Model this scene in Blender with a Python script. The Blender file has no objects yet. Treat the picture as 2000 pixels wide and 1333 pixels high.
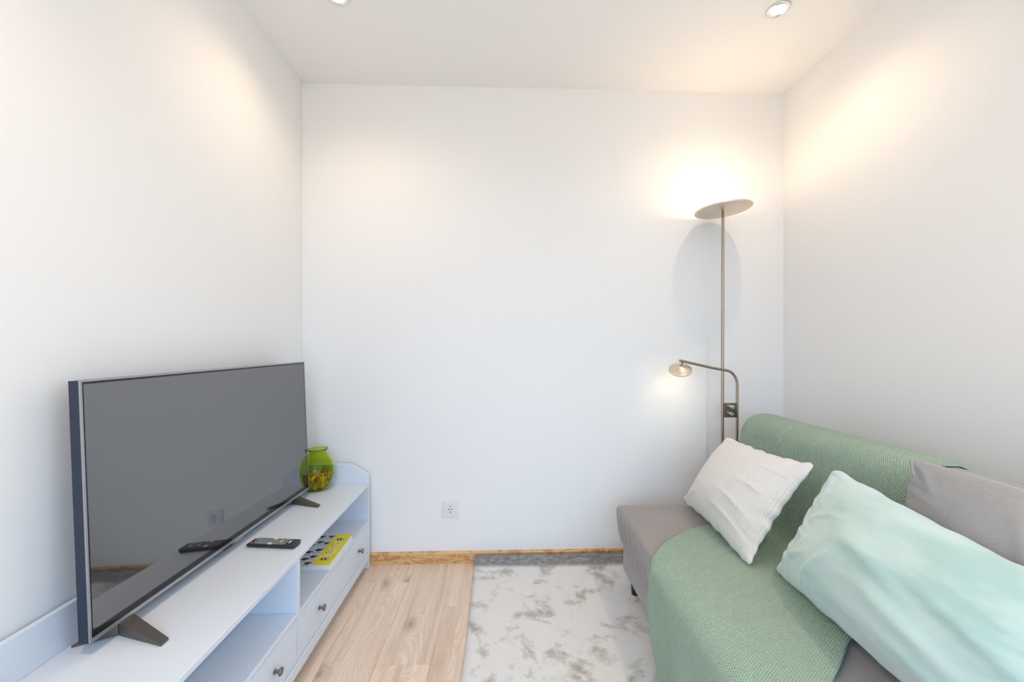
import bpy, bmesh, math, random
from mathutils import Vector, Matrix, noise

scene = bpy.context.scene
C = scene.collection
PI = math.pi
rnd = random.Random(7)

# ------------------------------------------------------------------ camera
cam_d = bpy.data.cameras.new('camera')
cam_d.sensor_width = 36.0
cam_d.lens = 14.4
cam_d.shift_y = 0.00275
cam_d.clip_start = 0.02
cam = bpy.data.objects.new('camera', cam_d)
cam.location = (0, 0, 1.17)
cam.rotation_euler = (PI/2, 0, -math.atan(17/800))
C.objects.link(cam)
scene.camera = cam

# ------------------------------------------------------------------ world, exposure
scene.view_settings.view_transform = 'Standard'
scene.view_settings.look = 'None'
scene.view_settings.exposure = 0.06
scene.view_settings.gamma = 1.0
scene.view_settings.use_curve_mapping = False
try:
    scene.cycles.use_denoising = True
    scene.cycles.adaptive_threshold = .02
    scene.cycles.max_bounces = 10
    scene.cycles.diffuse_bounces = 5
    scene.cycles.caustics_reflective = False
    scene.cycles.sample_clamp_indirect = 4.0
except Exception:
    pass
w = bpy.data.worlds.new('sky'); scene.world = w
w.use_nodes = True
SKY = (0.55, 0.80, 1.10); GROUND = (.56, .53, .50); SKY_STRENGTH = 3.3
wt = w.node_tree
_tc = wt.nodes.new('ShaderNodeTexCoord'); _sp = wt.nodes.new('ShaderNodeSeparateXYZ'); _cr = wt.nodes.new('ShaderNodeValToRGB')
_cr.color_ramp.elements[0].position = .49; _cr.color_ramp.elements[0].color = (*GROUND, 1)
_cr.color_ramp.elements[1].position = .51; _cr.color_ramp.elements[1].color = (*SKY, 1)
_mr = wt.nodes.new('ShaderNodeMath'); _mr.operation = 'MULTIPLY_ADD'; _mr.inputs[1].default_value = .5; _mr.inputs[2].default_value = .5
wt.links.new(_tc.outputs['Generated'], _sp.inputs[0]); wt.links.new(_sp.outputs[2], _mr.inputs[0]); wt.links.new(_mr.outputs[0], _cr.inputs[0])
wt.links.new(_cr.outputs[0], wt.nodes['Background'].inputs[0])
w.node_tree.nodes['Background'].inputs[1].default_value = SKY_STRENGTH

WARM = (1.0, 0.745, 0.50)
SPOT_POWER = 11.5
FILL_SPOT_POWER = 40.0
UPLIGHT_STRENGTH = 11.0
READING_POWER = .75

# room dimensions (metres)
XL, XR = -1.068, 1.543
YBL, YBR = 2.190, 2.225          # the back wall is a touch out of square
YREAR = -1.0
ZC = 2.55
def yb(x): return YBL + (YBR-YBL)*(x-XL)/(XR-XL)

# window opening of the rear wall: portal for the sky light
WX0, WX1, WZ0, WZ1 = -0.92, 1.40, 0.08, 2.30
pl = bpy.data.lights.new('window_portal', 'AREA')
pl.shape = 'RECTANGLE'; pl.size = WX1-WX0; pl.size_y = WZ1-WZ0
pl.cycles.is_portal = True
po = bpy.data.objects.new('window_portal', pl)
po.location = ((WX0+WX1)/2, YREAR-0.02, (WZ0+WZ1)/2)
po.rotation_euler = (PI/2, 0, PI)
C.objects.link(po)
# unseen window opening added in the right wall, brightens the low left wall
VY0, VY1, VZ0, VZ1 = -.85, .35, .35, 2.20
pl = bpy.data.lights.new('added_window_portal', 'AREA'); pl.shape = 'RECTANGLE'; pl.size = VY1-VY0; pl.size_y = VZ1-VZ0
pl.cycles.is_portal = True
po = bpy.data.objects.new('added_window_portal', pl); po.location = (XR+.14, (VY0+VY1)/2, (VZ0+VZ1)/2); po.rotation_euler = (PI/2, 0, -PI/2+PI)
C.objects.link(po)

# ------------------------------------------------------------------ materials
def new_mat(name, color=(.8,.8,.8), rough=.5, metal=0.0, **kw):
    m = bpy.data.materials.new(name); m.use_nodes = True
    b = m.node_tree.nodes['Principled BSDF']
    b.inputs['Base Color'].default_value = (*color, 1)
    b.inputs['Roughness'].default_value = rough
    b.inputs['Metallic'].default_value = metal
    for k, v in kw.items():
        b.inputs[k.replace('_', ' ')].default_value = v
    return m
class NT:
    def __init__(s, m): s.t = m.node_tree; s.b = s.t.nodes['Principled BSDF']
    def n(s, kind, **props):
        nd = s.t.nodes.new(kind)
        for k, v in props.items(): setattr(nd, k, v)
        return nd
    def l(s, a, b): s.t.links.new(a, b)
    def coord(s, which='Object', scale=(1,1,1), loc=None):
        tc = s.n('ShaderNodeTexCoord'); mp = s.n('ShaderNodeMapping')
        mp.inputs['Scale'].default_value = scale
        if loc is not None:
            s.l(loc, mp.inputs['Location'])
        s.l(tc.outputs[which], mp.inputs['Vector']); return mp.outputs[0]
    def noise(s, vec, scale, detail=3, rough=.5, dist=0):
        nd = s.n('ShaderNodeTexNoise'); nd.inputs['Scale'].default_value = scale
        nd.inputs['Detail'].default_value = detail; nd.inputs['Roughness'].default_value = rough
        nd.inputs['Distortion'].default_value = dist
        s.l(vec, nd.inputs['Vector']); return nd.outputs['Fac']
    def ramp(s, fac, stops):
        nd = s.n('ShaderNodeValToRGB'); e = nd.color_ramp.elements
        while len(e) < len(stops): e.new(0.5)
        for i, (p, c) in enumerate(stops):
            e[i].position = p; e[i].color = (*c, 1) if len(c) == 3 else c
        s.l(fac, nd.inputs['Fac']); return nd.outputs['Color']
    def math(s, op, a, b=None):
        nd = s.n('ShaderNodeMath', operation=op)
        for i, v in enumerate((a, b)):
            if v is None: continue
            if isinstance(v, (int, float)): nd.inputs[i].default_value = v
            else: s.l(v, nd.inputs[i])
        return nd.outputs[0]
    def mix(s, fac, a, b, blend='MIX'):
        nd = s.n('ShaderNodeMix', data_type='RGBA', blend_type=blend)
        for sock, v in ((nd.inputs[0], fac), (nd.inputs[6], a), (nd.inputs[7], b)):
            if isinstance(v, (int, float)): sock.default_value = v
            elif isinstance(v, tuple): sock.default_value = (*v, 1)
            else: s.l(v, sock)
        return nd.outputs[2]
    def bump(s, h, strength=.3, dist=.002):
        nd = s.n('ShaderNodeBump'); nd.inputs['Strength'].default_value = strength
        nd.inputs['Distance'].default_value = dist
        s.l(h, nd.inputs['Height']); s.l(nd.outputs[0], s.b.inputs['Normal'])
    def color(s, c): s.l(c, s.b.inputs['Base Color'])

def plaster(name, col):
    m = new_mat(name, col, .85); t = NT(m)
    v = t.coord('Object')
    f = t.noise(v, 60, 4); t.bump(f, .08, .002)
    g = t.noise(v, 1.3, 2)
    t.color(t.mix(g, tuple(c*.985 for c in col), col)); return m
M_wall = plaster('white_wall_paint', (.875, .872, .865))
M_ceil = plaster('white_ceiling_paint', (.885, .88, .87))

def wood_floor():
    m = new_mat('pale_pine_laminate', (.6,.5,.4), .42); t = NT(m)
    oi = t.n('ShaderNodeObjectInfo')
    off = t.n('ShaderNodeCombineXYZ')
    t.l(t.math('MULTIPLY', oi.outputs['Random'], 37.0), off.inputs[0])
    t.l(t.math('MULTIPLY', oi.outputs['Random'], 91.0), off.inputs[1])
    base = t.coord('Object', (1,1,1), off.outputs[0])
    # knots
    kv = t.n('ShaderNodeMapping'); kv.inputs['Scale'].default_value = (6.5, 3.0, 1)
    t.l(base, kv.inputs['Vector'])
    vo = t.n('ShaderNodeTexVoronoi'); vo.inputs['Scale'].default_value = 1.0
    vo.voronoi_dimensions = '2D'
    wob = t.noise(base, 16, 2)
    t.l(kv.outputs[0], vo.inputs['Vector'])
    kd = t.math('ADD', vo.outputs['Distance'], t.math('MULTIPLY', t.math('SUBTRACT', wob, .5), .10))
    # grain, bending round the knots
    gv = t.n('ShaderNodeMapping'); gv.inputs['Scale'].default_value = (1.0, .045, 1)
    t.l(base, gv.inputs['Vector'])
    sx = t.n('ShaderNodeSeparateXYZ'); t.l(gv.outputs[0], sx.inputs[0])
    bend = t.math('DIVIDE', .006, t.math('ADD', t.math('MULTIPLY', kd, kd), .05))
    low = t.noise(gv.outputs[0], 14, 2)
    ph = t.math('ADD', t.math('ADD', sx.outputs[0], bend), t.math('MULTIPLY', low, .11))
    wv = t.n('ShaderNodeMath', operation='SINE'); t.l(t.math('MULTIPLY', ph, 430), wv.inputs[0])
    lines = t.math('ADD', t.math('MULTIPLY', wv.outputs[0], .5), .5)
    fine = t.noise(gv.outputs[0], 160, 4, .6)
    broad = t.noise(gv.outputs[0], 26, 3, .6)
    c0 = t.ramp(broad, [(.30,(.56,.42,.33)), (.46,(.68,.54,.44)), (.62,(.76,.63,.53)), (.8,(.64,.51,.42))])
    c1 = t.mix(t.math('MULTIPLY', lines, .30), c0, (.46,.315,.225))
    c2 = t.mix(t.math('MULTIPLY', t.math('SUBTRACT', fine, .3), .45), c1, (.80,.68,.56))
    ring = t.ramp(kd, [(.0,(.62,.62,.62)), (.05,(.5,.5,.5)), (.08,(.22,.22,.22)), (.11,(.34,.34,.34)), (.15,(.10,.10,.10)), (.22,(0,0,0))])
    # only some of the cells carry a knot
    pick = t.ramp(vo.outputs['Color'], [(.34,(0,0,0)), (.42,(1,1,1))])
    kn = t.mix(1.0, ring, pick, 'MULTIPLY')
    c3 = t.mix(kn, c2, (.20,.115,.085))
    tint = t.mix(oi.outputs['Random'], (1.03,1.03,1.02), (1.14,1.12,1.09))
    t.color(t.mix(1.0, c3, tint, 'MULTIPLY'))
    t.bump(t.math('ADD', lines, fine), .06, .001)
    return m
M_floor = wood_floor()
M_under = new_mat('dark_floor_joint', (.30,.22,.17), .8)

def oak(name, c_lo, c_hi, c_line):
    m = new_mat(name, c_hi, .4); t = NT(m)
    v = t.coord('Object', (2.2, 1, 7))
    n1 = t.noise(v, 3.0, 4, .55, .6)
    w_ = t.math('SINE', t.math('MULTIPLY', n1, 34))
    lines = t.ramp(t.math('ADD', t.math('MULTIPLY', w_, .5), .5), [(.0,(0,0,0)), (.72,(.1,.1,.1)), (.93,(1,1,1))])
    g = t.noise(t.coord('Object', (6, 40, 90)), 3, 3)
    base = t.mix(g, c_lo, c_hi)
    t.color(t.mix(lines, base, c_line)); return m
M_oak = oak('honey_oak', (.66,.39,.17), (.76,.49,.25), (.52,.265,.095))

M_bench = new_mat('grey_lacquer', (.71,.77,.85), .42)
t = NT(M_bench); t.bump(t.noise(t.coord('Object', (300, 40, 300)), 1, 2), .03, .001)
M_knob = new_mat('gunmetal', (.22,.23,.24), .28, 1.0)
M_black = new_mat('black_plastic', (.015,.017,.02), .35)
M_tvside = new_mat('slate_metal', (.045,.055,.085), .38, .6)
M_tvsilver = new_mat('silver_plastic', (.42,.42,.44), .32, .7)
M_tvfoot = new_mat('gunmetal_foot', (.16,.14,.13), .4, .7)
M_screen = new_mat('screen_glass', (.012,.013,.015), .035)
M_screen.node_tree.nodes['Principled BSDF'].inputs['IOR'].default_value = 2.75
M_mask = new_mat('black_mask', (.012,.012,.014), .12)
M_steel = new_mat('brushed_nickel', (.40,.335,.275), .3, 1.0)
M_steelwarm = new_mat('satin_nickel', (.74,.65,.54), .38, 1.0)
t = NT(M_steel); t.bump(t.noise(t.coord('Object', (600, 600, 20)), 1, 2), .03, .0005)
M_steeldark = new_mat('dark_nickel', (.25,.21,.18), .32, 1.0)
M_chrome = new_mat('chrome', (.85,.85,.86), .08, 1.0)
M_socket = new_mat('white_plastic', (.80,.80,.83), .3)
M_hole = new_mat('socket_hole', (.04,.045,.05), .6)
M_contact = new_mat('contact_metal', (.35,.37,.38), .3, .8)
M_frame = new_mat('white_window_frame', (.8,.8,.8), .4)

def emit(name, col, s):
    m = new_mat(name, col, .4); b = m.node_tree.nodes['Principled BSDF']
    b.inputs['Emission Color'].default_value = (*col, 1); b.inputs['Emission Strength'].default_value = s
    return m
M_bulb = emit('spot_bulb', (1,.86,.66), 30)
M_led = emit('uplight_diffuser', (1.0, .74, .48), UPLIGHT_STRENGTH)
M_led2 = emit('reading_diffuser', (1,.84,.62), 8)

def fabric(name, c0, c1, scale=(900,900,900), rough=.9, bump=.25, blotch=4, sheen=.3):
    m = new_mat(name, c0, rough); t = NT(m)
    f = t.noise(t.coord('Object', scale), 1, 2, .6)
    g = t.noise(t.coord('Object'), blotch, 3)
    t.color(t.mix(t.math('ADD', t.math('MULTIPLY', f, .6), t.math('MULTIPLY', g, .4)), c0, c1))
    t.bump(f, bump, .0015)
    t.b.inputs['Sheen Weight'].default_value = sheen
    return m
M_sofa = fabric('taupe_upholstery', (.22,.20,.188), (.345,.318,.30), (700,700,700))
M_greyc = fabric('grey_heather_linen', (.22,.218,.225), (.50,.495,.50), (900,60,420), blotch=6)
M_mint = fabric('mint_velvet', (.43,.605,.56), (.57,.735,.69), (500,500,500), .7, .10, 5, .6)
t = NT(M_mint)
vm = t.n('ShaderNodeMapping'); vm.inputs['Rotation'].default_value = (.5, .3, 0); vm.inputs['Scale'].default_value = (5, 2.2, 9)
t.l(t.n('ShaderNodeTexCoord').outputs['Object'], vm.inputs['Vector'])
streak = t.ramp(t.noise(vm.outputs[0], 1.6, 4, .55), [(.36,(.34,.53,.495)), (.48,(.45,.62,.585)), (.62,(.53,.68,.65))])
fz = t.noise(t.coord('Object', (500,500,500)), 1, 2)
t.color(t.mix(t.math('MULTIPLY', fz, .2), streak, (.55,.69,.66)))
M_tag = fabric('grey_seam', (.24,.25,.27), (.32,.33,.35))

def uv_weave(name, c_lo, c_hi, nu, nv, bump, dist, kind):
    m = new_mat(name, c_hi, .92); t = NT(m)
    tc = t.n('ShaderNodeTexCoord'); sp = t.n('ShaderNodeSeparateXYZ')
    wb = t.n('ShaderNodeTexNoise'); wb.inputs['Scale'].default_value = 9; t.l(tc.outputs['UV'], wb.inputs['Vector'])
    wob = t.math('MULTIPLY', wb.outputs['Fac'], .012)
    t.l(tc.outputs['UV'], sp.inputs[0])
    u = t.math('MULTIPLY', t.math('ADD', sp.outputs[0], wob), nu*2*PI)
    v = t.math('MULTIPLY', t.math('ADD', sp.outputs[1], wob), nv*2*PI)
    su = t.math('SINE', u); sv = t.math('SINE', v)
    if kind == 'knit':
        h = t.math('ADD', t.math('MULTIPLY', t.math('MULTIPLY', su, sv), .5), .5)
    else:
        h = t.math('ADD', t.math('MULTIPLY', t.math('ADD', t.math('MULTIPLY', su, .95), t.math('MULTIPLY', sv, .05)), .5), .5)
    g = t.noise(t.coord('Object'), 7, 3)
    col = t.mix(h, c_lo, c_hi)
    t.color(t.mix(t.math('MULTIPLY', g, .25), col, tuple(c*.82 for c in c_hi)))
    t.bump(h, bump, dist); t.b.inputs['Sheen Weight'].default_value = .3
    return m
M_throw = uv_weave('sage_seed_stitch', (.21,.325,.225), (.53,.735,.575), 170, 125, 1.0, .005, 'knit')
M_white = uv_weave('ivory_ribbed_cotton', (.70,.68,.65), (.79,.775,.75), 110, 60, .5, .002, 'rib')

def rug_mat():
    m = new_mat('mottled_pile', (.7,.68,.65), .95); t = NT(m)
    v = t.coord('Object')
    a = t.noise(v, 7.0, 5, .62, .35)
    b = t.noise(v, 19, 4, .7)
    s = t.math('ADD', t.math('MULTIPLY', a, .7), t.math('MULTIPLY', b, .3))
    c = t.ramp(s, [(.30,(.34,.30,.255)), (.385,(.52,.475,.42)), (.435,(.74,.71,.67)), (.485,(.92,.91,.89)), (.8,(.95,.945,.93))])
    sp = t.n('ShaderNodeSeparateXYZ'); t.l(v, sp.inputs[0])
    edge = t.ramp(t.math('SUBTRACT', sp.outputs[1], 1.6), [(.515,(0,0,0)), (.54,(1,1,1))])  # shade on the curled far edge, painted into the pile colour
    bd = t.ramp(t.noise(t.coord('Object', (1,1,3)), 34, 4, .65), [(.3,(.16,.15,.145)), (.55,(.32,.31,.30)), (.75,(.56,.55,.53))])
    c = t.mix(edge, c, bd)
    f = t.noise(t.coord('Object', (1,1,1)), 420, 2, .7)
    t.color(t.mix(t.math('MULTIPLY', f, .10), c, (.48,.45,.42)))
    f2 = t.noise(v, 260, 3, .7)
    t.bump(t.math('ADD', f, f2), .7, .006); t.b.inputs['Sheen Weight'].default_value = .4
    return m
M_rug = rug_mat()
M_ruglower = fabric('rug_backing', (.22,.20,.18), (.30,.27,.25))

M_glass = new_mat('green_glass', (.76,.87,.22), .02)
b = M_glass.node_tree.nodes['Principled BSDF']; b.inputs['Transmission Weight'].default_value = 1.0; b.inputs['IOR'].default_value = 1.25
def petals_mat():
    m = new_mat('dried_petals', (.4,.2,.05), .8); t = NT(m)
    g = t.n('ShaderNodeNewGeometry')
    t.color(t.ramp(g.outputs['Random Per Island'], [(0,(.45,.17,.05)), (.3,(.85,.42,.12)), (.55,(.95,.70,.38)), (.75,(.62,.18,.07)), (1,(.85,.68,.2))]))
    return m
M_petal = petals_mat()
M_page = new_mat('book_pages', (.83,.83,.80), .7)
M_cover = new_mat('white_cover', (.72,.73,.76), .35)
M_yellow = new_mat('yellow_cover', (.97,.80,.035), .35)
M_pale = new_mat('pale_print', (.96,.90,.66), .4)
M_ink = new_mat('black_ink', (.012,.015,.02), .4)
M_remote = new_mat('remote_plastic', (.02,.024,.03), .35)
M_btn = new_mat('grey_buttons', (.32,.33,.35), .5)
M_btnw = new_mat('white_buttons', (.72,.75,.8), .4)
M_red = new_mat('red_button', (.62,.10,.08), .4)
M_greenb = new_mat('green_button', (.10,.42,.08), .4)
M_yellowb = new_mat('yellow_button', (.75,.70,.22), .4)

# ------------------------------------------------------------------ helpers
def tag(o, label=None, cat=None, group=None, kind=None):
    if label: o['label'] = label
    if cat: o['category'] = cat
    if group: o['group'] = group
    if kind: o['kind'] = kind
    return o
def empty(name, loc=(0,0,0), **k):
    o = bpy.data.objects.new(name, None); o.location = loc; o.empty_display_size = .05
    C.objects.link(o); return tag(o, **k)
def obj(name, bm, mat, parent=None, loc=(0,0,0), smooth=False, angle=None):
    me = bpy.data.meshes.new(name); bm.normal_update(); bm.to_mesh(me); bm.free()
    if smooth:
        for p in me.polygons: p.use_smooth = True
        if angle is not None:
            try: me.set_sharp_from_angle(angle=math.radians(angle))
            except Exception: pass
    me.materials.append(mat)
    o = bpy.data.objects.new(name, me); o.location = loc; C.objects.link(o)
    if parent is not None: o.parent = parent
    return o
def box(x0, x1, y0, y1, z0, z1, bev=0.0, seg=2, bm=None):
    b = bmesh.new()
    vs = [b.verts.new((x, y, z)) for x in (x0, x1) for y in (y0, y1) for z in (z0, z1)]
    for f in ((0,1,3,2),(4,6,7,5),(0,4,5,1),(2,3,7,6),(0,2,6,4),(1,5,7,3)): b.faces.new([vs[i] for i in f])
    bmesh.ops.recalc_face_normals(b, faces=b.faces)
    if bev: bmesh.ops.bevel(b, geom=list(b.edges), offset=bev, segments=seg, affect='EDGES', profile=.5)
    if bm is None: return b
    join(bm, b); return bm
def join(a, b):
    me = bpy.data.meshes.new('t'); b.to_mesh(me); b.free(); a.from_mesh(me); bpy.data.meshes.remove(me)
def prism(pts, axis, a0, a1, bev=0.0):
    """pts: outline (p,q); axis 'y': p=x q=z, 'x': p=y q=z, 'z': p=x q=y"""
    b = bmesh.new()
    def P(p, q, a): return {'y': (p, a, q), 'x': (a, p, q), 'z': (p, q, a)}[axis]
    A = [b.verts.new(P(p, q, a0)) for p, q in pts]; B = [b.verts.new(P(p, q, a1)) for p, q in pts]
    b.faces.new(A); b.faces.new(B[::-1]); n = len(pts)
    for i in range(n): b.faces.new((A[i], A[(i+1)%n], B[(i+1)%n], B[i]))
    bmesh.ops.recalc_face_normals(b, faces=b.faces)
    if bev: bmesh.ops.bevel(b, geom=list(b.edges), offset=bev, segments=2, affect='EDGES', profile=.5)
    return b
def lathe(prof, n=48, close=False):
    b = bmesh.new(); rings = []
    for r, z in prof:
        if r < 1e-6: rings.append([b.verts.new((0, 0, z))])
        else: rings.append([b.verts.new((r*math.cos(2*PI*i/n), r*math.sin(2*PI*i/n), z)) for i in range(n)])
    prs = list(zip(rings, rings[1:]))
    if close: prs.append((rings[-1], rings[0]))
    for A, B in prs:
        for i in range(n):
            j = (i+1) % n
            if len(A) == 1 and len(B) == 1: continue
            if len(A) == 1: b.faces.new((A[0], B[i], B[j]))
            elif len(B) == 1: b.faces.new((A[i], A[j], B[0]))
            else: b.faces.new((A[i], A[j], B[j], B[i]))
    bmesh.ops.recalc_face_normals(b, faces=b.faces)
    return b
def tube(path, r, n=14):
    b = bmesh.new(); P = [Vector(p) for p in path]; rings = []
    up = None
    for i, p in enumerate(P):
        d = (P[min(i+1, len(P)-1)] - P[max(i-1, 0)]).normalized()
        if up is None: up = Vector((0, 1, 0)) if abs(d.y) < .9 else Vector((1, 0, 0))
        s = d.cross(up).normalized(); up = s.cross(d).normalized()
        rings.append([b.verts.new(p + r*(math.cos(2*PI*k/n)*s + math.sin(2*PI*k/n)*up)) for k in range(n)])
    for A, B in zip(rings, rings[1:]):
        for k in range(n): b.faces.new((A[k], A[(k+1)%n], B[(k+1)%n], B[k]))
    b.faces.new(rings[0]); b.faces.new(rings[-1][::-1])
    bmesh.ops.recalc_face_normals(b, faces=b.faces); return b
def sstep(x): x = max(0, min(1, x)); return x*x*(3-2*x)

# ------------------------------------------------------------------ room shell
TH = .12
def quad_wall(name, p0, p1, out, label):
    """vertical slab from p0 to p1 (xy), thickness TH towards out"""
    b = bmesh.new(); ox, oy = out[0]*TH, out[1]*TH
    fl = [p0, p1, (p1[0]+ox, p1[1]+oy), (p0[0]+ox, p0[1]+oy)]
    A = [b.verts.new((x, y, 0)) for x, y in fl]; B = [b.verts.new((x, y, ZC)) for x, y in fl]
    b.faces.new(A); b.faces.new(B)
    for i in range(4): b.faces.new((A[i], A[(i+1)%4], B[(i+1)%4], B[i]))
    bmesh.ops.recalc_face_normals(b, faces=b.faces)
    return tag(obj(name, b, M_wall), label, 'wall', kind='structure')
quad_wall('wall_back', (XL-TH, YBL), (XR+TH, YBR), (0, 1), 'plain white back wall between the television and the sofa')
quad_wall('wall_left', (XL, YREAR), (XL, YBL), (-1, 0), 'white left wall behind the television bench')
b = bmesh.new()
box(XR, XR+TH, VY1, YBR+.02, 0, ZC, bm=b); box(XR, XR+TH, YREAR, VY0, 0, ZC, bm=b)
box(XR, XR+TH, VY0, VY1, 0, VZ0, bm=b); box(XR, XR+TH, VY0, VY1, VZ1, ZC, bm=b)
tag(obj('wall_right', b, M_wall), 'white right wall behind the sofa', 'wall', kind='structure')
b = bmesh.new()  # frame of the added side window
for y in (VY0, VY1-.05): box(XR+.04, XR+.09, y, y+.05, VZ0, VZ1, bm=b)
for z in (VZ0, VZ1-.05): box(XR+.04, XR+.09, VY0, VY1, z, z+.05, bm=b)
tag(obj('added_side_window', b, M_frame), 'unseen white framed window added in the right wall for light', 'window', kind='structure')
b = box(XL-TH, XR+TH, YREAR-TH, YBR+TH, ZC, ZC+.1)
tag(obj('ceiling', b, M_ceil), 'white ceiling with recessed spotlights', 'ceiling', kind='structure')
# rear wall with its big window, behind the camera
b = bmesh.new()
box(XL-TH, WX0, YREAR-TH, YREAR, 0, ZC, bm=b); box(WX1, XR+TH, YREAR-TH, YREAR, 0, ZC, bm=b)
box(WX0, WX1, YREAR-TH, YREAR, WZ1, ZC, bm=b); box(WX0, WX1, YREAR-TH, YREAR, 0, WZ0, bm=b)
tag(obj('wall_rear', b, M_wall), 'white rear wall with a wide window', 'wall', kind='structure')
b = bmesh.new()
fw = .05
for x in (WX0, (WX0+WX1)/2-fw/2, WX1-fw): box(x, x+fw, YREAR-.09, YREAR-.03, WZ0, WZ1, bm=b)
for z in (WZ0, WZ1-fw): box(WX0, WX1, YREAR-.09, YREAR-.03, z, z+fw, bm=b)
tag(obj('window_1', b, M_frame), 'wide white framed window in the rear wall', 'window', kind='structure')

# floor: sub-floor with separate planks
b = box(XL-TH, XR+TH, YREAR-TH, YBR+TH, -.12, -.008)
floor = tag(obj('floor', b, M_under), 'pale knotty pine laminate floor of long planks', 'floor', kind='structure')
PW, PL = .1985, 1.38
k0 = -4
joints = {-1: 1.833, -2: 1.50, -3: 2.02, -4: 1.21}
for k in range(-4, 8):
    xa = -.0675 + k*PW + PW*0; xb = xa + PW
    xa_, xb_ = max(xa, XL), min(xb, XR)
    if xb_-xa_ < .01: continue
    j = joints.get(k, .35 + rnd.random()*1.3)
    ys = [j]
    while ys[0] > YREAR: ys.insert(0, ys[0]-PL)
    while ys[-1] < YBR: ys.append(ys[-1]+PL)
    for y0, y1 in zip(ys, ys[1:]):
        y0c, y1c = max(y0, YREAR), min(y1, yb((xa_+xb_)/2)-.002)
        if y1c-y0c < .01: continue
        g = .0003
        bm = box(xa_+g, xb_-g, y0c+g, y1c-g, -.0085, 0, .0005, 1)
        bmesh.ops.translate(bm, verts=bm.verts, vec=(-xa, -y0, 0))
        obj('plank', bm, M_floor, floor, (xa, y0, 0))

# baseboards
def baseboard(name, p0, p1, inn, label):
    d = Vector((p1[0]-p0[0], p1[1]-p0[1], 0)); L = d.length
    prof = [(0, .001), (.013, .001), (.013, .052), (.008, .060), (0, .060)]
    bm = prism(prof, 'x', 0, L)   # p=y q=z along x
    o = obj(name, bm, M_oak)
    ang = math.atan2(d.y, d.x); o.rotation_euler = (0, 0, ang); o.location = (p0[0], p0[1], 0)
    return tag(o, label, 'baseboard', kind='structure')
baseboard('baseboard_back', (XR, YBR-.0002), (XL, YBL-.0002), None, 'honey oak baseboard along the back wall')
baseboard('baseboard_left', (XL+.0002, YBL-.014), (XL+.0002, YREAR), None, 'honey oak baseboard along the left wall')
baseboard('baseboard_right', (XR-.0002, YREAR), (XR-.0002, YBR-.014), None, 'honey oak baseboard along the right wall')

# ------------------------------------------------------------------ TV bench
XF, XB = -.700, XL+.0135
YE1, YE0 = 2.160, .690           # far and near outer faces
ZT = .445
YD = (YE0+YE1)/2 - .006          # divider
bench = empty('tv_bench', ((XF+XB)/2, (YE0+YE1)/2, 0), label='long pale grey television bench with two knobbed drawers against the left wall', cat='tv bench')
def bpart(name, bm, mat=M_bench, parent=None, **k):
    o = obj(name, bm, mat, parent or bench, **k)
    if parent is None: o.matrix_parent_inverse = Matrix.Translation(-Vector(bench.location))
    return o
prof = [(XB, .001), (XB, .545), (-.788, .545), (XF+.001, .487), (XF+.001, .001)]
for ya, yz in ((YE1-.016, YE1), (YE0, YE0+.016)):
    bpart('end_panel', prism(prof, 'y', ya, yz, .0015))
bpart('top_board', box(XB+.014, XF, YE0+.0165, YE1-.0165, ZT-.016, ZT, .0015))
bpart('back_board', box(XB, XB+.0135, YE0+.0165, YE1-.0165, .045, .545, .0012))
bpart('divider', box(XB+.014, XF, YD-.008, YD+.008, .087, ZT-.0165, .001))
bpart('bottom_board', box(XB+.014, XF-.006, YE0+.0165, YE1-.0165, .070, .0865))
bpart('bottom_rail', box(XF-.018, XF+.001, YE0+.0165, YE1-.0165, .044, .084, .0025))
for ya, yz in ((YD+.0085, YE1-.0165), (YE0+.0165, YD-.0085)):
    bpart('shelf', box(XB+.014, XF-.001, ya, yz, .235, .251, .001))
    d = bpart('drawer', box(XF-.019, XF-.001, ya+.003, yz-.003, .0905, .2320, .0012))
    bpart('drawer_box', box(XB+.05, XF-.0195, ya+.02, yz-.02, .095, .21), parent=d, )
    d.children[-1].matrix_parent_inverse = Matrix.Identity(4)
    L = yz-ya
    for fy in (.205, .80):
        yk = ya+L*fy
        kb = lathe([(0, 0), (.0075, 0), (.0075, .003), (.0052, .005), (.0052, .013), (.0115, .017), (.0125, .0195), (.0115, .0225), (.006, .0235), (0, .0235)], 24)
        bmesh.ops.rotate(kb, verts=kb.verts, cent=(0,0,0), matrix=Matrix.Rotation(PI/2, 3, 'Y'))
        k_ = obj('knob', kb, M_knob, d, smooth=True, angle=40)
        k_.location = (XF-.0008, yk, .165); k_['label'] = 'round gunmetal knob'

# ------------------------------------------------------------------ television
TVZ, TVH, TY0, TY1 = .476, .609, .967, 1.980
TXF = -.942
tv = empty('television', (TXF, (TY0+TY1)/2, ZT), label='large flat black television standing on the grey bench', cat='television')
INV = Matrix.Translation(-Vector(tv.location))
TILT = -.040
TYC = (TY0+TY1)/2
TVROT = Matrix.Translation((TXF, TYC, TVZ)) @ Matrix.Rotation(-.026, 4, 'Z') @ Matrix.Rotation(TILT, 4, 'Y') @ Matrix.Translation((0, -TYC, 0))
def tvpart(name, bm, mat, tilt=True, smooth=False, parent=None, label=None):
    if tilt: bmesh.ops.transform(bm, verts=bm.verts, matrix=TVROT)
    o = obj(name, bm, mat, parent or tv, smooth=smooth)
    if parent is None: o.matrix_parent_inverse = INV
    if label: o['label'] = label
    return o
tvpart('housing', box(-.027, -.0032, TY0, TY1, 0, TVH, .0008), M_tvside, label='slate blue metal side edge')
b = bmesh.new()
fwid = .004
box(-.003, .0012, TY0, TY0+fwid, 0, TVH, bm=b); box(-.003, .0012, TY1-fwid, TY1, 0, TVH, bm=b)
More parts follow.
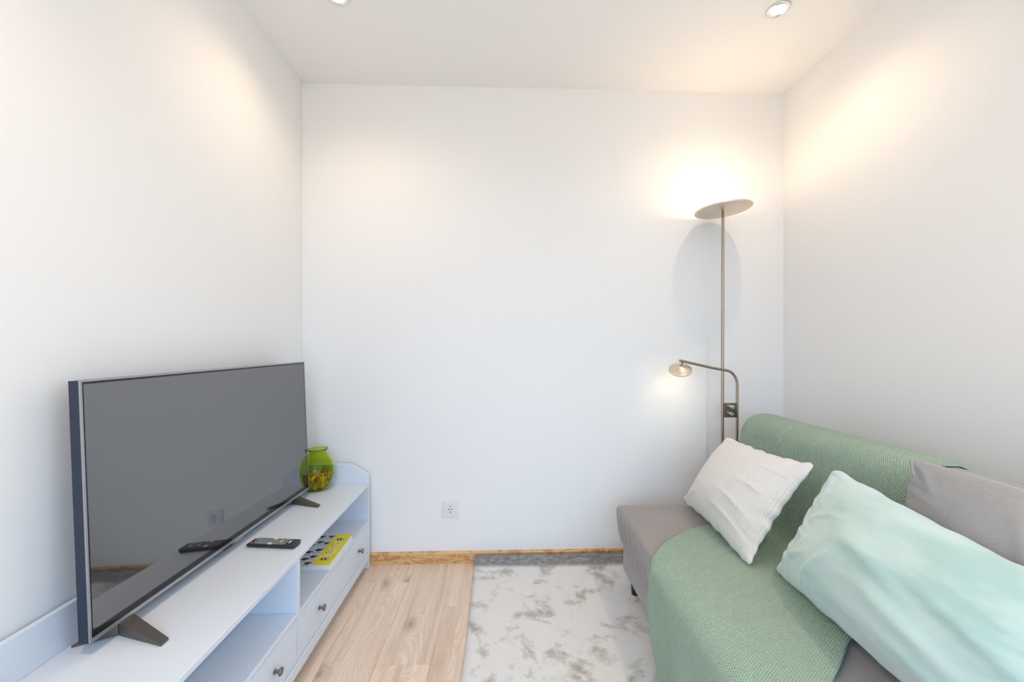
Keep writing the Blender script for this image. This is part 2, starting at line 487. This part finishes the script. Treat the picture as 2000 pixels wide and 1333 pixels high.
box(-.003, .0012, TY0+fwid, TY1-fwid, TVH-.0035, TVH, bm=b); box(-.003, .0012, TY0+fwid, TY1-fwid, 0, .009, bm=b)
tvpart('bezel', b, M_tvsilver, label='thin silver bezel')
mk = tvpart('mask', box(-.003, -.0005, TY0+fwid, TY1-fwid, .009, TVH-.0035), M_mask)
b = bmesh.new(); vs = [b.verts.new(p) for p in ((0, TY0+fwid+.004, .026), (0, TY1-fwid-.004, .026), (0, TY1-fwid-.004, TVH-.009), (0, TY0+fwid+.004, TVH-.009))]
f = b.faces.new(vs); r = bmesh.ops.extrude_face_region(b, geom=[f])
bmesh.ops.translate(b, verts=[e for e in r['geom'] if isinstance(e, bmesh.types.BMVert)], vec=(-.0012, 0, 0)); bmesh.ops.recalc_face_normals(b, faces=b.faces)
bmesh.ops.translate(b, verts=b.verts, vec=(.0002, 0, 0))
tvpart('screen', b, M_screen, label='dark glossy screen')
tvpart('rear_cover', box(-.050, -.027, TY0+.16, TY1-.16, .02, .36, .006), M_black)
bd = tvpart('badge', box(-.001, .002, 1.455, 1.50, -.006, .006, .0008), M_tvsilver, label='small silver badge under the screen')
tvpart('sensor', box(-.006, .0005, 1.405, 1.445, -.006, 0), M_black)
def foot(yr0, yr1, yt):
    b = bmesh.new()
    def bar(xr, xt, zr):
        # root section under the panel, tip on the bench
        w = .011
        root = [(xr, yr0, ZT+.004), (xr, yr1, ZT+.004), (xr, yr1, zr), (xr, yr0, zr)]
        tip = [(xt, yt-w, ZT+.0004), (xt, yt+w, ZT+.0004), (xt, yt+w, ZT+.006), (xt, yt-w, ZT+.006)]
        A = [b.verts.new(p) for p in root]; B = [b.verts.new(p) for p in tip]
        b.faces.new(A); b.faces.new(B[::-1])
        for i in range(4): b.faces.new((A[i], A[(i+1)%4], B[(i+1)%4], B[i]))
    bar(TXF-.010, -.818, TVZ+.001); bar(TXF-.012, -1.028, TVZ+.001)
    bmesh.ops.recalc_face_normals(b, faces=b.faces)
    o = tvpart('foot', b, M_tvfoot, tilt=False); o['label'] = 'splayed dark metal foot'
foot(1.035, 1.075, 1.008); foot(1.865, 1.900, 1.838)

# ------------------------------------------------------------------ things on the bench
# remote control
rem = empty('remote_control', (-.822, 1.487, ZT), label='black remote control with many buttons lying on the bench top', cat='remote control')
rem.rotation_euler = (0, 0, math.radians(-6))
# local: x along the length, +x end towards the room
b = box(-.090, .088, -.024, .024, .0008, .017, .004, 3)
for v in b.verts:
    if v.co.z < .009: v.co.y *= .82
    if v.co.x < -.07 and v.co.z > .01: v.co.z -= .004
obj('body', b, M_remote, rem, smooth=True, angle=50)
b = bmesh.new(); bw = bmesh.new()
for i in range(17):
    for j in range(4):
        x = -.066 + i*.0072; y = -.0165 + j*.011
        if i in (8, 9) and j in (0, 3):
            continue
        if i == 13: continue
        if x < -.06 and j == 0: continue
        zt = .017 if x > -.07 else .014
        box(x-.0021, x+.0021, y-.0034, y+.0034, zt-.002, zt+.0012, bm=b)
for j in (0, 3):
    y = -.0165 + j*.011
    box(-.0105, .0025, y-.0042, y+.0042, .015, .0184, bm=bw)
    obj('rocker_button', bw, M_btnw, rem)['label'] = 'white rocker button'; bw = bmesh.new()
tag(obj('buttons', b, M_btn, rem), kind='stuff')
for mat, y, nm in ((M_red, -.0165, 'red'), (M_greenb, .0165, 'green'), (M_yellowb, 0, 'yellow')):
    h = .0085 if nm == 'yellow' else .0045
    o = obj('colour_button', box(.0262, .0302, y-h, y+h, .015, .0184), mat, rem); o['label'] = nm + ' colour button'
kb = lathe([(0, .0005), (.0042, .0005), (.0042, .0035), (.003, .0042), (0, .0042)], 16)
o = obj('power_button', kb, M_red, rem, (-.0745, -.0130, .0115)); o['label'] = 'red power button'
obj('brand_strip', box(.058, .064, -.008, .008, .0165, .0173), M_btnw, rem)

# book in the far bay
bk = empty('book', (-.805, 1.804, .251), label='thick paperback with yellow band and black animal print on the bench shelf', cat='book')
bk.rotation_euler = (0, 0, math.radians(1.0))
BW, BD, BT = .100, .134, .024
obj('pages', box(-BW+.003, BW-.0015, -BD+.0015, BD-.0015, .0022, BT-.0022), M_page, bk)
b = bmesh.new()
box(-BW, BW, -BD, BD, .0003, .0021, bm=b); box(-BW, BW, -BD, BD, BT-.0021, BT, bm=b); box(-BW, -BW+.0029, -BD, BD, .0021, BT-.0021, bm=b)
cov = obj('cover', b, M_cover, bk)
YX0 = .027
o = obj('yellow_band', box(YX0, BW+.0002, -BD-.0002, BD+.0002, BT+.0001, BT+.0006), M_yellow, bk); o['label'] = 'yellow title band on the cover'
# pale title shapes along the band (illegible in the photograph)
b = bmesh.new()
for i in range(7):
    y = -.088 + i*.0285
    wx = .017; wy = .0085
    box(.064-wx, .064+wx, y-wy, y-wy+.0045, BT+.0007, BT+.0009, bm=b)
    box(.064-wx, .064+wx, y+wy-.0045, y+wy, BT+.0007, BT+.0009, bm=b)
    if i % 2 == 0: box(.064-wx, .064-wx+.006, y-wy, y+wy, BT+.0007, BT+.0009, bm=b)
    if i % 3 != 1: box(.064-.003, .064+.003, y-wy, y+wy, BT+.0007, BT+.0009, bm=b)
    if i in (0, 6): box(.064-wx, .064+wx, y-wy, y+wy, BT+.0007, BT+.0009, bm=b)
obj('title_print', b, M_pale, bk)['label'] = 'pale title lettering'
def animal(px, py, s):
    a = bmesh.new()
    def ell(cx, cy, rx, ry, n=12):
        c = [a.verts.new((px+(cx+rx*math.cos(2*PI*i/n))*s, py+(cy+ry*math.sin(2*PI*i/n))*s, BT+.0003)) for i in range(n)]
        a.faces.new(c)
    ell(0, 0, .0115, .0105); ell(.0125, .005, .0055, .0045)
    for lx in (-.012, -.005, .004, .012): ell(lx, -.021, .0016, .0038, 8)
    return a
for (px, py, s) in ((.004,-.118,1.0),(.004,-.066,1.0),(.004,-.010,1.1),(.012,.050,.9),(.010,.112,.95),(-.018,.060,1.0),(-.022,-.085,1.0),(-.030,-.028,1.0),(-.050,.030,1.0),(-.032,.112,1.0),(-.062,.085,1.0)):
    obj('animal_print', animal(px, py, s), M_ink, bk)

# jar of potpourri
jar = empty('glass_jar', (-.926, 2.0635, ZT), label='round green glass jar of dried petals beside the television', cat='jar')
JS = .90
outer = [(0, .001), (.045, .001), (.060, .006), (.078, .035), (.087, .072), (.086, .105), (.074, .142), (.055, .165), (.043, .174), (.042, .180), (.050, .192), (.0515, .196)]
inner = [(.0485, .196), (.0465, .191), (.0395, .180), (.0405, .172), (.052, .1625), (.071, .140), (.083, .104), (.084, .072), (.075, .037), (.057, .009), (.043, .005), (0, .005)]
obj('glass', lathe([(r*JS, z*1.03) for r, z in outer+inner], 56), M_glass, jar, smooth=True)
b = bmesh.new(); rr = random.Random(3)
for i in range(330):
    a = rr.random()*2*PI; z = .012 + rr.random()*.068
    rmax = .050 + .027*sstep(z/.05)
    rad = rmax*(rr.random()**.35 if i > 120 else rr.random()**.6)
    c = Vector((rad*math.cos(a), rad*math.sin(a), z))
    R = Matrix.Rotation(rr.random()*6.3, 3, 'Z') @ Matrix.Rotation(rr.random()*6.3, 3, 'X') @ Matrix.Rotation(rr.random()*6.3, 3, 'Y')
    s = .006 + rr.random()*.007
    pts = [(-1,0,0),(-.4,.7,.25),(.6,.6,.1),(1,0,.45),(.6,-.6,.1),(-.4,-.7,.25)]
    vs = []
    for p in pts:
        q = c + R @ (Vector(p)*s)
        q.x *= JS; q.y *= JS; rq = math.hypot(q.x, q.y)
        lim = (.047 + .026*sstep(q.z/.05))*JS
        if rq > lim: q.x *= lim/rq; q.y *= lim/rq
        q.z = max(.0075, q.z)
        vs.append(b.verts.new(q))
    ce = b.verts.new(sum((v.co for v in vs), Vector())/6 + R @ Vector((0,0,-.2*s)))
    for k in range(6): b.faces.new((vs[k], vs[(k+1)%6], ce))
o = obj('potpourri', b, M_petal); tag(o, 'brown and orange dried petals filling the green glass jar', 'potpourri', kind='stuff')
o.location = jar.location

# ------------------------------------------------------------------ wall socket
ys = yb(-.283)
so = empty('wall_socket', (-.283, ys, .286), label='white square wall socket low on the back wall', cat='socket')
so.rotation_euler = (0, 0, math.atan2(YBR-YBL, XR-XL))
def ring_plate(half, hole, y0, y1, n=40):
    b = bmesh.new(); A = []; Bv = []
    for yv in (y0, y1):
        sq, ci = [], []
        for i in range(n):
            a = 2*PI*i/n; c, s_ = math.cos(a), math.sin(a); k = half/max(abs(c), abs(s_))
            sq.append(b.verts.new((c*k, yv, s_*k))); ci.append(b.verts.new((hole*c, yv, hole*s_)))
        A.append((sq, ci))
    for i in range(n):
        j = (i+1) % n
        b.faces.new((A[0][0][i], A[0][0][j], A[0][1][j], A[0][1][i])); b.faces.new((A[1][0][i], A[1][0][j], A[1][1][j], A[1][1][i]))
        b.faces.new((A[0][0][i], A[0][0][j], A[1][0][j], A[1][0][i])); b.faces.new((A[0][1][i], A[0][1][j], A[1][1][j], A[1][1][i]))
    bmesh.ops.recalc_face_normals(b, faces=b.faces); return b
b = box(-.043, .043, -.0065, -.0002, -.045, .045, .0025)
obj('frame', b, M_socket, so)
obj('insert', ring_plate(.030, .0195, -.0105, -.006), M_socket, so)
def disc_y(r, y, x=0, z=0, d=.001, n=24):
    b = lathe([(0, 0), (r, 0), (r, d), (0, d)], n); bmesh.ops.rotate(b, verts=b.verts, cent=(0,0,0), matrix=Matrix.Rotation(PI/2, 3, 'X'))
    bmesh.ops.translate(b, verts=b.verts, vec=(x, y, z)); return b
obj('well', disc_y(.0195, -.0066), M_socket, so)
for x in (-.0075, .0075): obj('pin_hole', disc_y(.0028, -.0077, x, 0), M_hole, so)
obj('screw', disc_y(.0018, -.0077, 0, 0), M_contact, so)
for z in (-.0155, .0155): obj('earth_contact', box(-.003, .003, -.0098, -.0066, z-.0035, z+.0035), M_contact, so)

# ------------------------------------------------------------------ ceiling spotlights
def spotlight(x, y, label, power, beam=150):
    s = empty('recessed_spotlight', (x, y, ZC), label=label, cat='spotlight', group='recessed ceiling spotlights')
    obj('trim_ring', lathe([(.027, -.0002), (.043, -.0002), (.044, -.002), (.040, -.006), (.032, -.007), (.028, -.004)], 40, True), M_chrome, s, smooth=True)
    obj('bulb', lathe([(0, -.0075), (.012, -.0072), (.020, -.005), (.0255, -.001), (.0, -.001)], 32), M_bulb, s, smooth=True)
    ld = bpy.data.lights.new('spot_lamp', 'SPOT'); ld.energy = power; ld.color = WARM
    ld.spot_size = math.radians(beam); ld.spot_blend = 1.0; ld.shadow_soft_size = .015
    lo = bpy.data.objects.new('spot_lamp', ld); lo.location = (0, 0, -.035); C.objects.link(lo); lo.parent = s
spotlight(1.133, 1.664, 'recessed chrome ceiling spotlight above the floor lamp and sofa', SPOT_POWER)
spotlight(-.659, 1.640, 'recessed chrome ceiling spotlight above the television bench', SPOT_POWER)
spotlight(1.133, .35, 'unseen ceiling spotlight added for even light above the near end of the sofa', FILL_SPOT_POWER, 122)  # near pair: out of view, added to even out the light
spotlight(-.659, .35, 'unseen ceiling spotlight added for even light above the near end of the bench', FILL_SPOT_POWER, 122)

# ------------------------------------------------------------------ rug
RX0, RX1, RY0, RY1 = -.147, 1.42, -.55, 2.158
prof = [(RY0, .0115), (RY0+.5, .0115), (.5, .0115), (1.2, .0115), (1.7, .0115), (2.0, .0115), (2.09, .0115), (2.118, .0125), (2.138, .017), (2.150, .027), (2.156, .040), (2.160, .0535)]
b = bmesh.new(); nx = 60; cols = []
pp = []
for (a, za), (c, zc) in zip(prof, prof[1:]):
    n = max(1, int(math.hypot(c-a, zc-za)/.03))
    for i in range(n): pp.append((a+(c-a)*i/n, za+(zc-za)*i/n))
pp.append(prof[-1])
for i in range(nx+1):
    x = RX0+(RX1-RX0)*i/nx; col = []
    for j, (y, z) in enumerate(pp):
        lift = sstep((y-2.10)/.05)
        dx = .004*math.sin(y*5) if i == 0 else 0
        dz = lift*.004*noise.noise(Vector((x*9, 0, 1))) if lift > 0 else 0
        dy = (YBR-YBL)/(XR-XL)*(x-RX0)*lift
        col.append(b.verts.new((x+dx, y+dy, z+dz)))
    cols.append(col)
for A, B in zip(cols, cols[1:]):
    for j in range(len(pp)-1): b.faces.new((A[j], B[j], B[j+1], A[j+1]))
bmesh.ops.recalc_face_normals(b, faces=b.faces)
if sum(f.normal.z for f in b.faces) < 0: bmesh.ops.reverse_faces(b, faces=b.faces)
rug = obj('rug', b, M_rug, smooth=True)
sm = rug.modifiers.new('thick', 'SOLIDIFY'); sm.thickness = .010; sm.offset = -1
tag(rug, 'mottled ivory and taupe rug with its far edge curled up the baseboard', 'rug')

# ------------------------------------------------------------------ sofa
SY1, SY0 = 1.985, -.12
sofa = empty('sofa', (.9, (SY0+SY1)/2, .012), label='taupe armless sofa on short black legs along the right wall', cat='sofa')
INVS = Matrix.Translation(-Vector(sofa.location))
def spart(name, bm, mat=M_sofa, **k):
    o = obj(name, bm, mat, sofa, **k); o.matrix_parent_inverse = INVS; return o
spart('base', box(.578, 1.36, SY0+.02, SY1-.012, .077, .205, .012, 3), smooth=True, angle=60)
for lx in (.615, 1.31):
    for ly in (1.885, .93, 0.0):
        lg = lathe([(0, 0), (.021, 0), (.024, .066), (0, .066)], 24)
        bmesh.ops.translate(lg, verts=lg.verts, vec=(lx, ly, .0122))
        spart('leg', lg, M_black, smooth=True, angle=40)
# seat cushion: rounded slab with pleats on its front face
def seat():
    b = bmesh.new()
    ny = 150
    # outline in (x,z) walking from the bottom front up over the top to the back
    out = [(.592, .200), (.578, .203), (.566, .225), (.556, .270), (.549, .320), (.5435, .362), (.545, .378), (.551, .3855), (.566, .3885), (.62, .390), (.72, .3925), (.85, .3925), (1.0, .391), (1.12, .389), (1.18, .38), (1.20, .35), (1.20, .22), (1.19, .20)]
    rings = []
    for j in range(ny+1):
        y = SY0+(SY1-SY0)*j/ny
        e = min(y-SY0, SY1-y)
        k = 1-math.sqrt(max(0, 1-(1-min(1, e/.035))**2)) if e < .035 else 0
        ring = []
        for (x, z) in out:
            cx, cz = .9, .30
            xx = x+(cx-x)*.05*k; zz = z+(cz-z)*.10*k
            front = sstep((.60-x)/.04)*sstep((.372-z)/.03)
            xx += front*(.005*noise.noise(Vector((y*34, z*6, 0)))+.0045*math.sin(y*105+4*noise.noise(Vector((y*6, 1, 0))))*sstep((noise.noise(Vector((y*3.1, 4, 0)))+.35)/.5))
            zz += .0025*noise.noise(Vector((x*5, y*5, 2)))*sstep((x-.58)/.05)
            ring.append(b.verts.new((xx, y, zz)))
        rings.append(ring)
    n = len(out)
    for A, B in zip(rings, rings[1:]):
        for i in range(n): b.faces.new((A[i], A[(i+1)%n], B[(i+1)%n], B[i]))
    b.faces.new(rings[0]); b.faces.new(rings[-1][::-1])
    bmesh.ops.recalc_face_normals(b, faces=b.faces)
    return b
spart('seat_cushion', seat(), smooth=True, angle=70)
def backrest():
    ox = [(1.102, .396), (1.120, .47), (1.150, .62), (1.176, .75), (1.186, .790), (1.205, .812), (1.235, .820), (1.285, .820), (1.315, .806), (1.328, .78), (1.345, .60), (1.36, .40), (1.36, .212), (1.205, .212), (1.205, .388)]
    b = bmesh.new(); ny = 60; rings = []
    for j in range(ny+1):
        y = SY0+(SY1-SY0)*j/ny; e = min(y-SY0, SY1-y)
        k = (1-min(1, e/.05))**2
        rings.append([b.verts.new((x+(1.24-x)*.25*k*(1 if z > .4 else 0), y, z-.03*k*sstep((z-.6)/.2))) for x, z in ox])
    n = len(ox)
    for A, B in zip(rings, rings[1:]):
        for i in range(n): b.faces.new((A[i], A[(i+1)%n], B[(i+1)%n], B[i]))
    b.faces.new(rings[0]); b.faces.new(rings[-1][::-1]); bmesh.ops.recalc_face_normals(b, faces=b.faces); return b
spart('backrest', backrest(), smooth=True, angle=50)

# ------------------------------------------------------------------ knitted throw
def throw():
    # path (x, z, y_left, y_right)
    P = [(1.356,.62,1.955,1.16),(1.345,.74,1.965,1.145),(1.336,.795,1.972,1.135),(1.314,.820,1.976,1.130),(1.284,.8265,1.978,1.13),(1.235,.8275,1.980,1.132),(1.197,.820,1.980,1.135),
         (1.174,.793,1.978,1.138),(1.165,.75,1.974,1.14),(1.139,.62,1.95,1.14),(1.110,.475,1.90,1.13),(1.097,.425,1.86,1.12),(1.080,.4075,1.83,1.115),(1.03,.4035,1.79,1.10),
         (.90,.4030,1.724,1.045),(.80,.4030,1.685,.955),(.74,.4025,1.655,.905),(.66,.4010,1.600,.85),(.60,.3985,1.550,.82),(.565,.394,1.505,.80),(.539,.386,1.472,.785),(.529,.366,1.460,.775),
         (.527,.33,1.462,.765),(.528,.25,1.455,.755),(.530,.17,1.418,.75),(.530,.10,1.365,.745),(.528,.06,1.325,.745)]
    # resample
    pts = []; 
    for a, c in zip(P, P[1:]):
        d = math.hypot(c[0]-a[0], c[1]-a[1]); n = max(1, int(d/.012))
        for i in range(n): pts.append([a[k]+(c[k]-a[k])*i/n for k in range(4)])
    pts.append(list(P[-1]))
    for _ in range(3):   # smooth the path a little
        q = [p[:] for p in pts]
        for i in range(1, len(pts)-1):
            for k in range(4): q[i][k] = (pts[i-1][k]+2*pts[i][k]+pts[i+1][k])/4
        pts = q
    s = [0]
    for a, c in zip(pts, pts[1:]): s.append(s[-1]+math.hypot(c[0]-a[0], c[1]-a[1]))
    nt = 90; b = bmesh.new(); uvl = b.loops.layers.uv.new('UVMap'); rows = []
    for i, (x, z, yl, yr) in enumerate(pts):
        a = pts[max(0, i-1)]; c = pts[min(len(pts)-1, i+1)]
        tx, tz = c[0]-a[0], c[1]-a[1]; l = math.hypot(tx, tz); nxn, nzn = tz/l, -tx/l    # outward normal
        row = []
        hang = sstep((.36-z)/.2) if x < .6 else 0
        for j in range(nt+1):
            t_ = j/nt; y = yl+(yr-yl)*t_
            wv = .5+.5*noise.noise(Vector((y*4.5, s[i]*3.0, .3)))
            amp = .004 + .022*hang
            off = amp*wv + hang*.010*(.5+.5*math.sin(t_*15+s[i]*1.5))
            if j == 0: off *= .4
            e = min(t_, 1-t_)*abs(yl-yr)
            off -= .002*(1-sstep(e/.02))
            off = max(off, .0006) + .002*sstep((z-.405)/.03)
            dz = -.028*(1-min(1, (t_*abs(yl-yr))/.045))**2*sstep((z-.68)/.12)
            dz -= .0055*sstep((t_-.93)/.06)*sstep((z-.80)/.015)
            row.append((b.verts.new((x+nxn*off, y + .006*noise.noise(Vector((s[i]*9, 0, 5)))*(1 if j in (0, nt) else 0), z+nzn*off+dz)), (t_*abs(yl-yr)*.5+s[i]*.5*0, s[i])))
        rows.append(row)
    for A, B in zip(rows, rows[1:]):
        for j in range(nt):
            q = [A[j], A[j+1], B[j+1], B[j]]
            f = b.faces.new([v for v, _ in q])
            ys_ = [1.98-v.co.y for v, _ in q]
            for lp, (v, uv), yy in zip(f.loops, q, ys_): lp[uvl].uv = (yy/1.2, uv[1]/1.2)
    bmesh.ops.recalc_face_normals(b, faces=b.faces)
    b.normal_update()
    tot = sum(f.normal.z*f.calc_area() for f in b.faces)
    if tot < 0: bmesh.ops.reverse_faces(b, faces=b.faces)
    return b
th = obj('throw_blanket', throw(), M_throw, smooth=True)
sm = th.modifiers.new('thick', 'SOLIDIFY'); sm.thickness = .0045; sm.offset = 1
tag(th, 'sage green knitted throw draped over the sofa back, seat and front', 'throw')

# ------------------------------------------------------------------ cushions
def pillow(bl, br, tr, tl, thick, n=72, seed=0, pinch=.05, wr=.006, back=.5, wob=.006, creases=()):
    """corners as seen from the front (bottom-left, bottom-right, top-right, top-left)"""
    BL, BR, TR, TL = map(Vector, (bl, br, tr, tl))
    N = ((BR-BL).cross(TL-BL)).normalized()
    W = (BR-BL).length; Hh = (TL-BL).length
    eu = (BR-BL).normalized(); ev = (TL-BL).normalized()
    b = bmesh.new(); uvl = b.loops.layers.uv.new('UVMap')
    def g1(x): return math.copysign(abs(x)**.85, x)
    def surf(side):
        g = []
        for i in range(n+1):
            row = []
            for j in range(n+1):
                # denser rows towards the seams
                U = math.sin((2*i/n-1)*PI/2); V = math.sin((2*j/n-1)*PI/2)
                u, v = (U+1)/2, (V+1)/2
                uu = .5+(U*(1-pinch*(1-V*V)))/2; vv = .5+(V*(1-pinch*(1-U*U)))/2
                # rounded ears
                rc = max(0, abs(U)+abs(V)-1.86)/.14
                uu -= math.copysign(.022*rc*rc, U)*.6; vv -= math.copysign(.022*rc*rc, V)*.6
                p = (BL*(1-uu)+BR*uu)*(1-vv)+(TL*(1-uu)+TR*uu)*vv
                ed = max(abs(U), abs(V))**10
                p = p + eu*(wob*ed*noise.noise(Vector((v*13+seed, u*2, 7)))*(1 if abs(U) > abs(V) else .4)) + ev*(wob*ed*noise.noise(Vector((u*13+seed, v*2, 9)))*(1 if abs(V) > abs(U) else .4))
                pr = max(0, 1-U*U)**.42*max(0, 1-V*V)**.42
                full = (.35+.65*(max(0, 1-U*U)*max(0, 1-V*V))**.35)
                h = thick*pr*full*(back if side < 0 else 1-back)
                if side > 0:
                    m = pr**.35
                    h += wr*m*(noise.noise(Vector((u*3.2+seed, v*3.2, 0))) + .45*noise.noise(Vector((u*9+seed, v*6, 3))))
                    # gathers along the seams
                    e1 = max(0, abs(U)-.62)/.38; e2 = max(0, abs(V)-.72)/.28
                    h += wr*.38*m*e1*math.sin(v*Hh*110+11*noise.noise(Vector((u*3, v*5, seed)))) + wr*.2*m*e2*math.sin(u*W*120+5*noise.noise(Vector((u*4, v*3, seed+2))))
                    for (u0, v0, u1, v1, wd, ht) in creases:
                        dx, dy = (u1-u0)*W, (v1-v0)*Hh; L2 = dx*dx+dy*dy
                        qx, qy = (u-u0)*W, (v-v0)*Hh; tt = max(0, min(1, (qx*dx+qy*dy)/L2))
                        bend = .012*math.sin(tt*PI)
                        dd = ((qx-dx*tt)*(-dy)+(qy-dy*tt)*dx)/math.sqrt(L2) - bend
                        far = math.hypot(qx-dx*tt, qy-dy*tt)
                        h += ht*math.exp(-(dd/wd)**2)*math.sin(PI*min(1, max(0, tt*.94+.03)))*(1 if far < wd*4 else 0)
                if 0 < i < n and 0 < j < n: row.append(b.verts.new(p+N*side*max(h, .0012)))
                else: row.append(('edge', p, i, j))
            g.append(row)
        return g
    F = surf(1); K = surf(-1)
    edge = {}
    def V_(g, i, j):
        e = g[i][j]
        if isinstance(e, tuple):
            if (i, j) not in edge: edge[(i, j)] = b.verts.new(e[1])
            return edge[(i, j)]
        return e
    def uvp(i, j): return ((math.sin((2*i/n-1)*PI/2)+1)/2*W, (math.sin((2*j/n-1)*PI/2)+1)/2*Hh)
    for g, fl in ((F, 0), (K, 1)):
        for i in range(n):
            for j in range(n):
                idx = [(i, j), (i+1, j), (i+1, j+1), (i, j+1)]
                if fl: idx = idx[::-1]
                f = b.faces.new([V_(g, *q) for q in idx])
                for lp, q in zip(f.loops, idx): lp[uvl].uv = uvp(*q)
    return b
# ivory cushion
o = obj('cushion', pillow((.866,1.962,.414), (.832,1.372,.412), (1.052,1.358,.762), (1.035,1.875,.742), .15, n=90, seed=1, pinch=.075, wr=.006, back=.35, wob=.010, creases=((.55,.42,.97,.30,.008,.007),(.62,.60,.98,.55,.007,.006),(.50,.25,.95,.14,.008,.006),(.60,.80,.98,.80,.007,.005),(.05,.05,.35,.25,.010,.006))), M_white, smooth=True)
tag(o, 'ivory ribbed cotton cushion leaning on the green throw', 'cushion')
# mint cushion
o = obj('cushion', pillow((.905,1.345,.415), (.845,.50,.425), (1.010,.48,.715), (1.062,1.293,.772), .15, n=110, seed=5, pinch=.045, wr=.008, back=.1, wob=.007, creases=((.04,.06,.20,.34,.010,.009),(.10,.02,.17,.45,.008,.007),(.20,.03,.34,.50,.010,.010),(.25,.02,.31,.38,.007,.006),(.03,.95,.12,.62,.008,.007),(.30,.62,.62,.50,.022,.010),(.45,.40,.80,.26,.025,.013),(.50,.22,.85,.10,.020,.011),(.55,.62,.95,.42,.020,.009),(.10,.55,.28,.72,.009,.006))), M_mint, smooth=True)
tag(o, 'large mint green velvet cushion propped on the sofa', 'cushion')
# grey cushion behind the mint one
gc = empty('back_cushion', (1.1, .75, .40), label='long grey linen cushion propped behind the mint cushion', cat='cushion')
INVG = Matrix.Translation(-Vector(gc.location))
o = obj('cover', pillow((1.060,1.125,.421), (1.060,.30,.421), (1.150,.28,.866), (1.140,1.118,.852), .075, n=80, seed=9, pinch=.02, wr=.005, back=.05, wob=.005, creases=((.30,.93,.42,.50,.014,.009),(.36,.95,.50,.62,.010,.007),(.02,.97,.10,.80,.008,.006))), M_greyc, gc, smooth=True); o.matrix_parent_inverse = INVG
o = obj('seam_tab', box(-.0025, .0025, -.024, .024, -.004, .004, .002), M_tag, gc); o.matrix_parent_inverse = INVG
o.location = (1.098, 1.078, .836); o.rotation_euler = (.75, .2, -.45)
o['label'] = 'folded grey seam tab'

# ------------------------------------------------------------------ floor lamp
LX, LY = 1.122, 2.070
lamp = empty('floor_lamp', (LX, LY, .012), label='brushed nickel floor lamp with uplight disc and reading arm in the corner', cat='floor lamp')
INVL = Matrix.Translation(-Vector(lamp.location))
def lpart(name, bm, mat=M_steel, parent=None, label=None, smooth=True, angle=40):
    o = obj(name, bm, mat, parent or lamp, smooth=smooth, angle=angle)
    if parent is None: o.matrix_parent_inverse = INVL
    if label: o['label'] = label
    return o
bb = lathe([(0, 0), (.082, 0), (.084, .004), (.082, .016), (.07, .02), (0, .021)], 40); bmesh.ops.translate(bb, verts=bb.verts, vec=(LX+.03, LY-.018, .0125)); lpart('base', bb)
lpart('pole', tube([(LX-.004, LY, .03), (LX, LY, 1.815)], .0072))
lpart('neck', tube([(LX, LY, 1.812), (LX, LY, 1.845)], .0058), M_steeldark)
# uplight disc, slightly tilted
dt = Matrix.Translation((LX, LY-.002, 1.846)) @ Matrix.Rotation(math.radians(-4), 4, 'Y') @ Matrix.Rotation(math.radians(-1.5), 4, 'X')
sh = lathe([(0, 0), (.06, .0), (.128, .003), (.134, .006), (.1345, .013), (.131, .013), (.126, .008), (.05, .006), (0, .006)], 64)
bmesh.ops.transform(sh, verts=sh.verts, matrix=dt); shade = lpart('shade', sh, M_steelwarm, label='round brushed nickel uplight disc')
df = lathe([(0, .0075), (.118, .0095), (.118, .0115), (0, .0115)], 48); bmesh.ops.transform(df, verts=df.verts, matrix=dt); lpart('diffuser', df, M_led, shade)
# reading arm
X2 = LX+.070
path = [(X2, LY, .035), (X2+.002, LY, .5), (X2+.004, LY, .93)]
cx, cz, R0 = X2+.004-.062, .955, .062
for i in range(1, 13):
    a = math.radians(i*7.0)
    path.append((cx+R0*math.cos(a), LY-.002*i/12, cz+R0*1.28*math.sin(a)))
path += [(1.06, LY-.012, 1.048), (.97, LY-.020, 1.068), (.887, LY-.026, 1.086)]
lpart('reading_arm', tube(path, .0068))
ht = Matrix.Translation((.889, LY-.030, 1.047)) @ Matrix.Rotation(math.radians(-13), 4, 'Y') @ Matrix.Rotation(math.radians(30), 4, 'X')
hd = lathe([(0, .012), (.012, .011), (.030, .003), (.052, -.004), (.0555, -.008), (.055, -.012), (.050, -.012), (.030, -.006), (0, -.005)], 48)
bmesh.ops.transform(hd, verts=hd.verts, matrix=ht); head = lpart('lamp_head', hd, M_steelwarm, label='small tilted nickel reading lamp head')
ld_ = lathe([(0, -.0072), (.040, -.0105), (.040, -.0118), (0, -.0105)], 32); bmesh.ops.transform(ld_, verts=ld_.verts, matrix=ht); lpart('diffuser', ld_, M_led2, head)
lpart('joint', tube([(.905, LY-.026, 1.080), (.893, LY-.029, 1.058)], .004), M_steeldark, head)
lpart('switch_plate', box(LX+.002, X2-.001, LY-.010, LY-.002, .795, .868, .001), M_steeldark, smooth=False, label='dark switch plate between the poles')
for z in (.850, .815):
    kn = lathe([(0, 0), (.009, 0), (.009, .006), (.006, .010), (.0095, .016), (.0085, .021), (0, .022)], 20)
    bmesh.ops.rotate(kn, verts=kn.verts, cent=(0,0,0), matrix=Matrix.Rotation(PI/2, 3, 'X'))
    bmesh.ops.translate(kn, verts=kn.verts, vec=((LX+X2)/2, LY-.0102, z)); lpart('switch_knob', kn, M_chrome)
ld = bpy.data.lights.new('reading_lamp', 'SPOT'); ld.energy = READING_POWER; ld.color = (1, .8, .55); ld.spot_size = math.radians(125); ld.spot_blend = .8; ld.shadow_soft_size = .03
lo = bpy.data.objects.new('reading_lamp', ld); C.objects.link(lo)
lo.matrix_world = ht @ Matrix.Translation((0, 0, -.016))
lo.parent = lamp; lo.matrix_parent_inverse = INVL
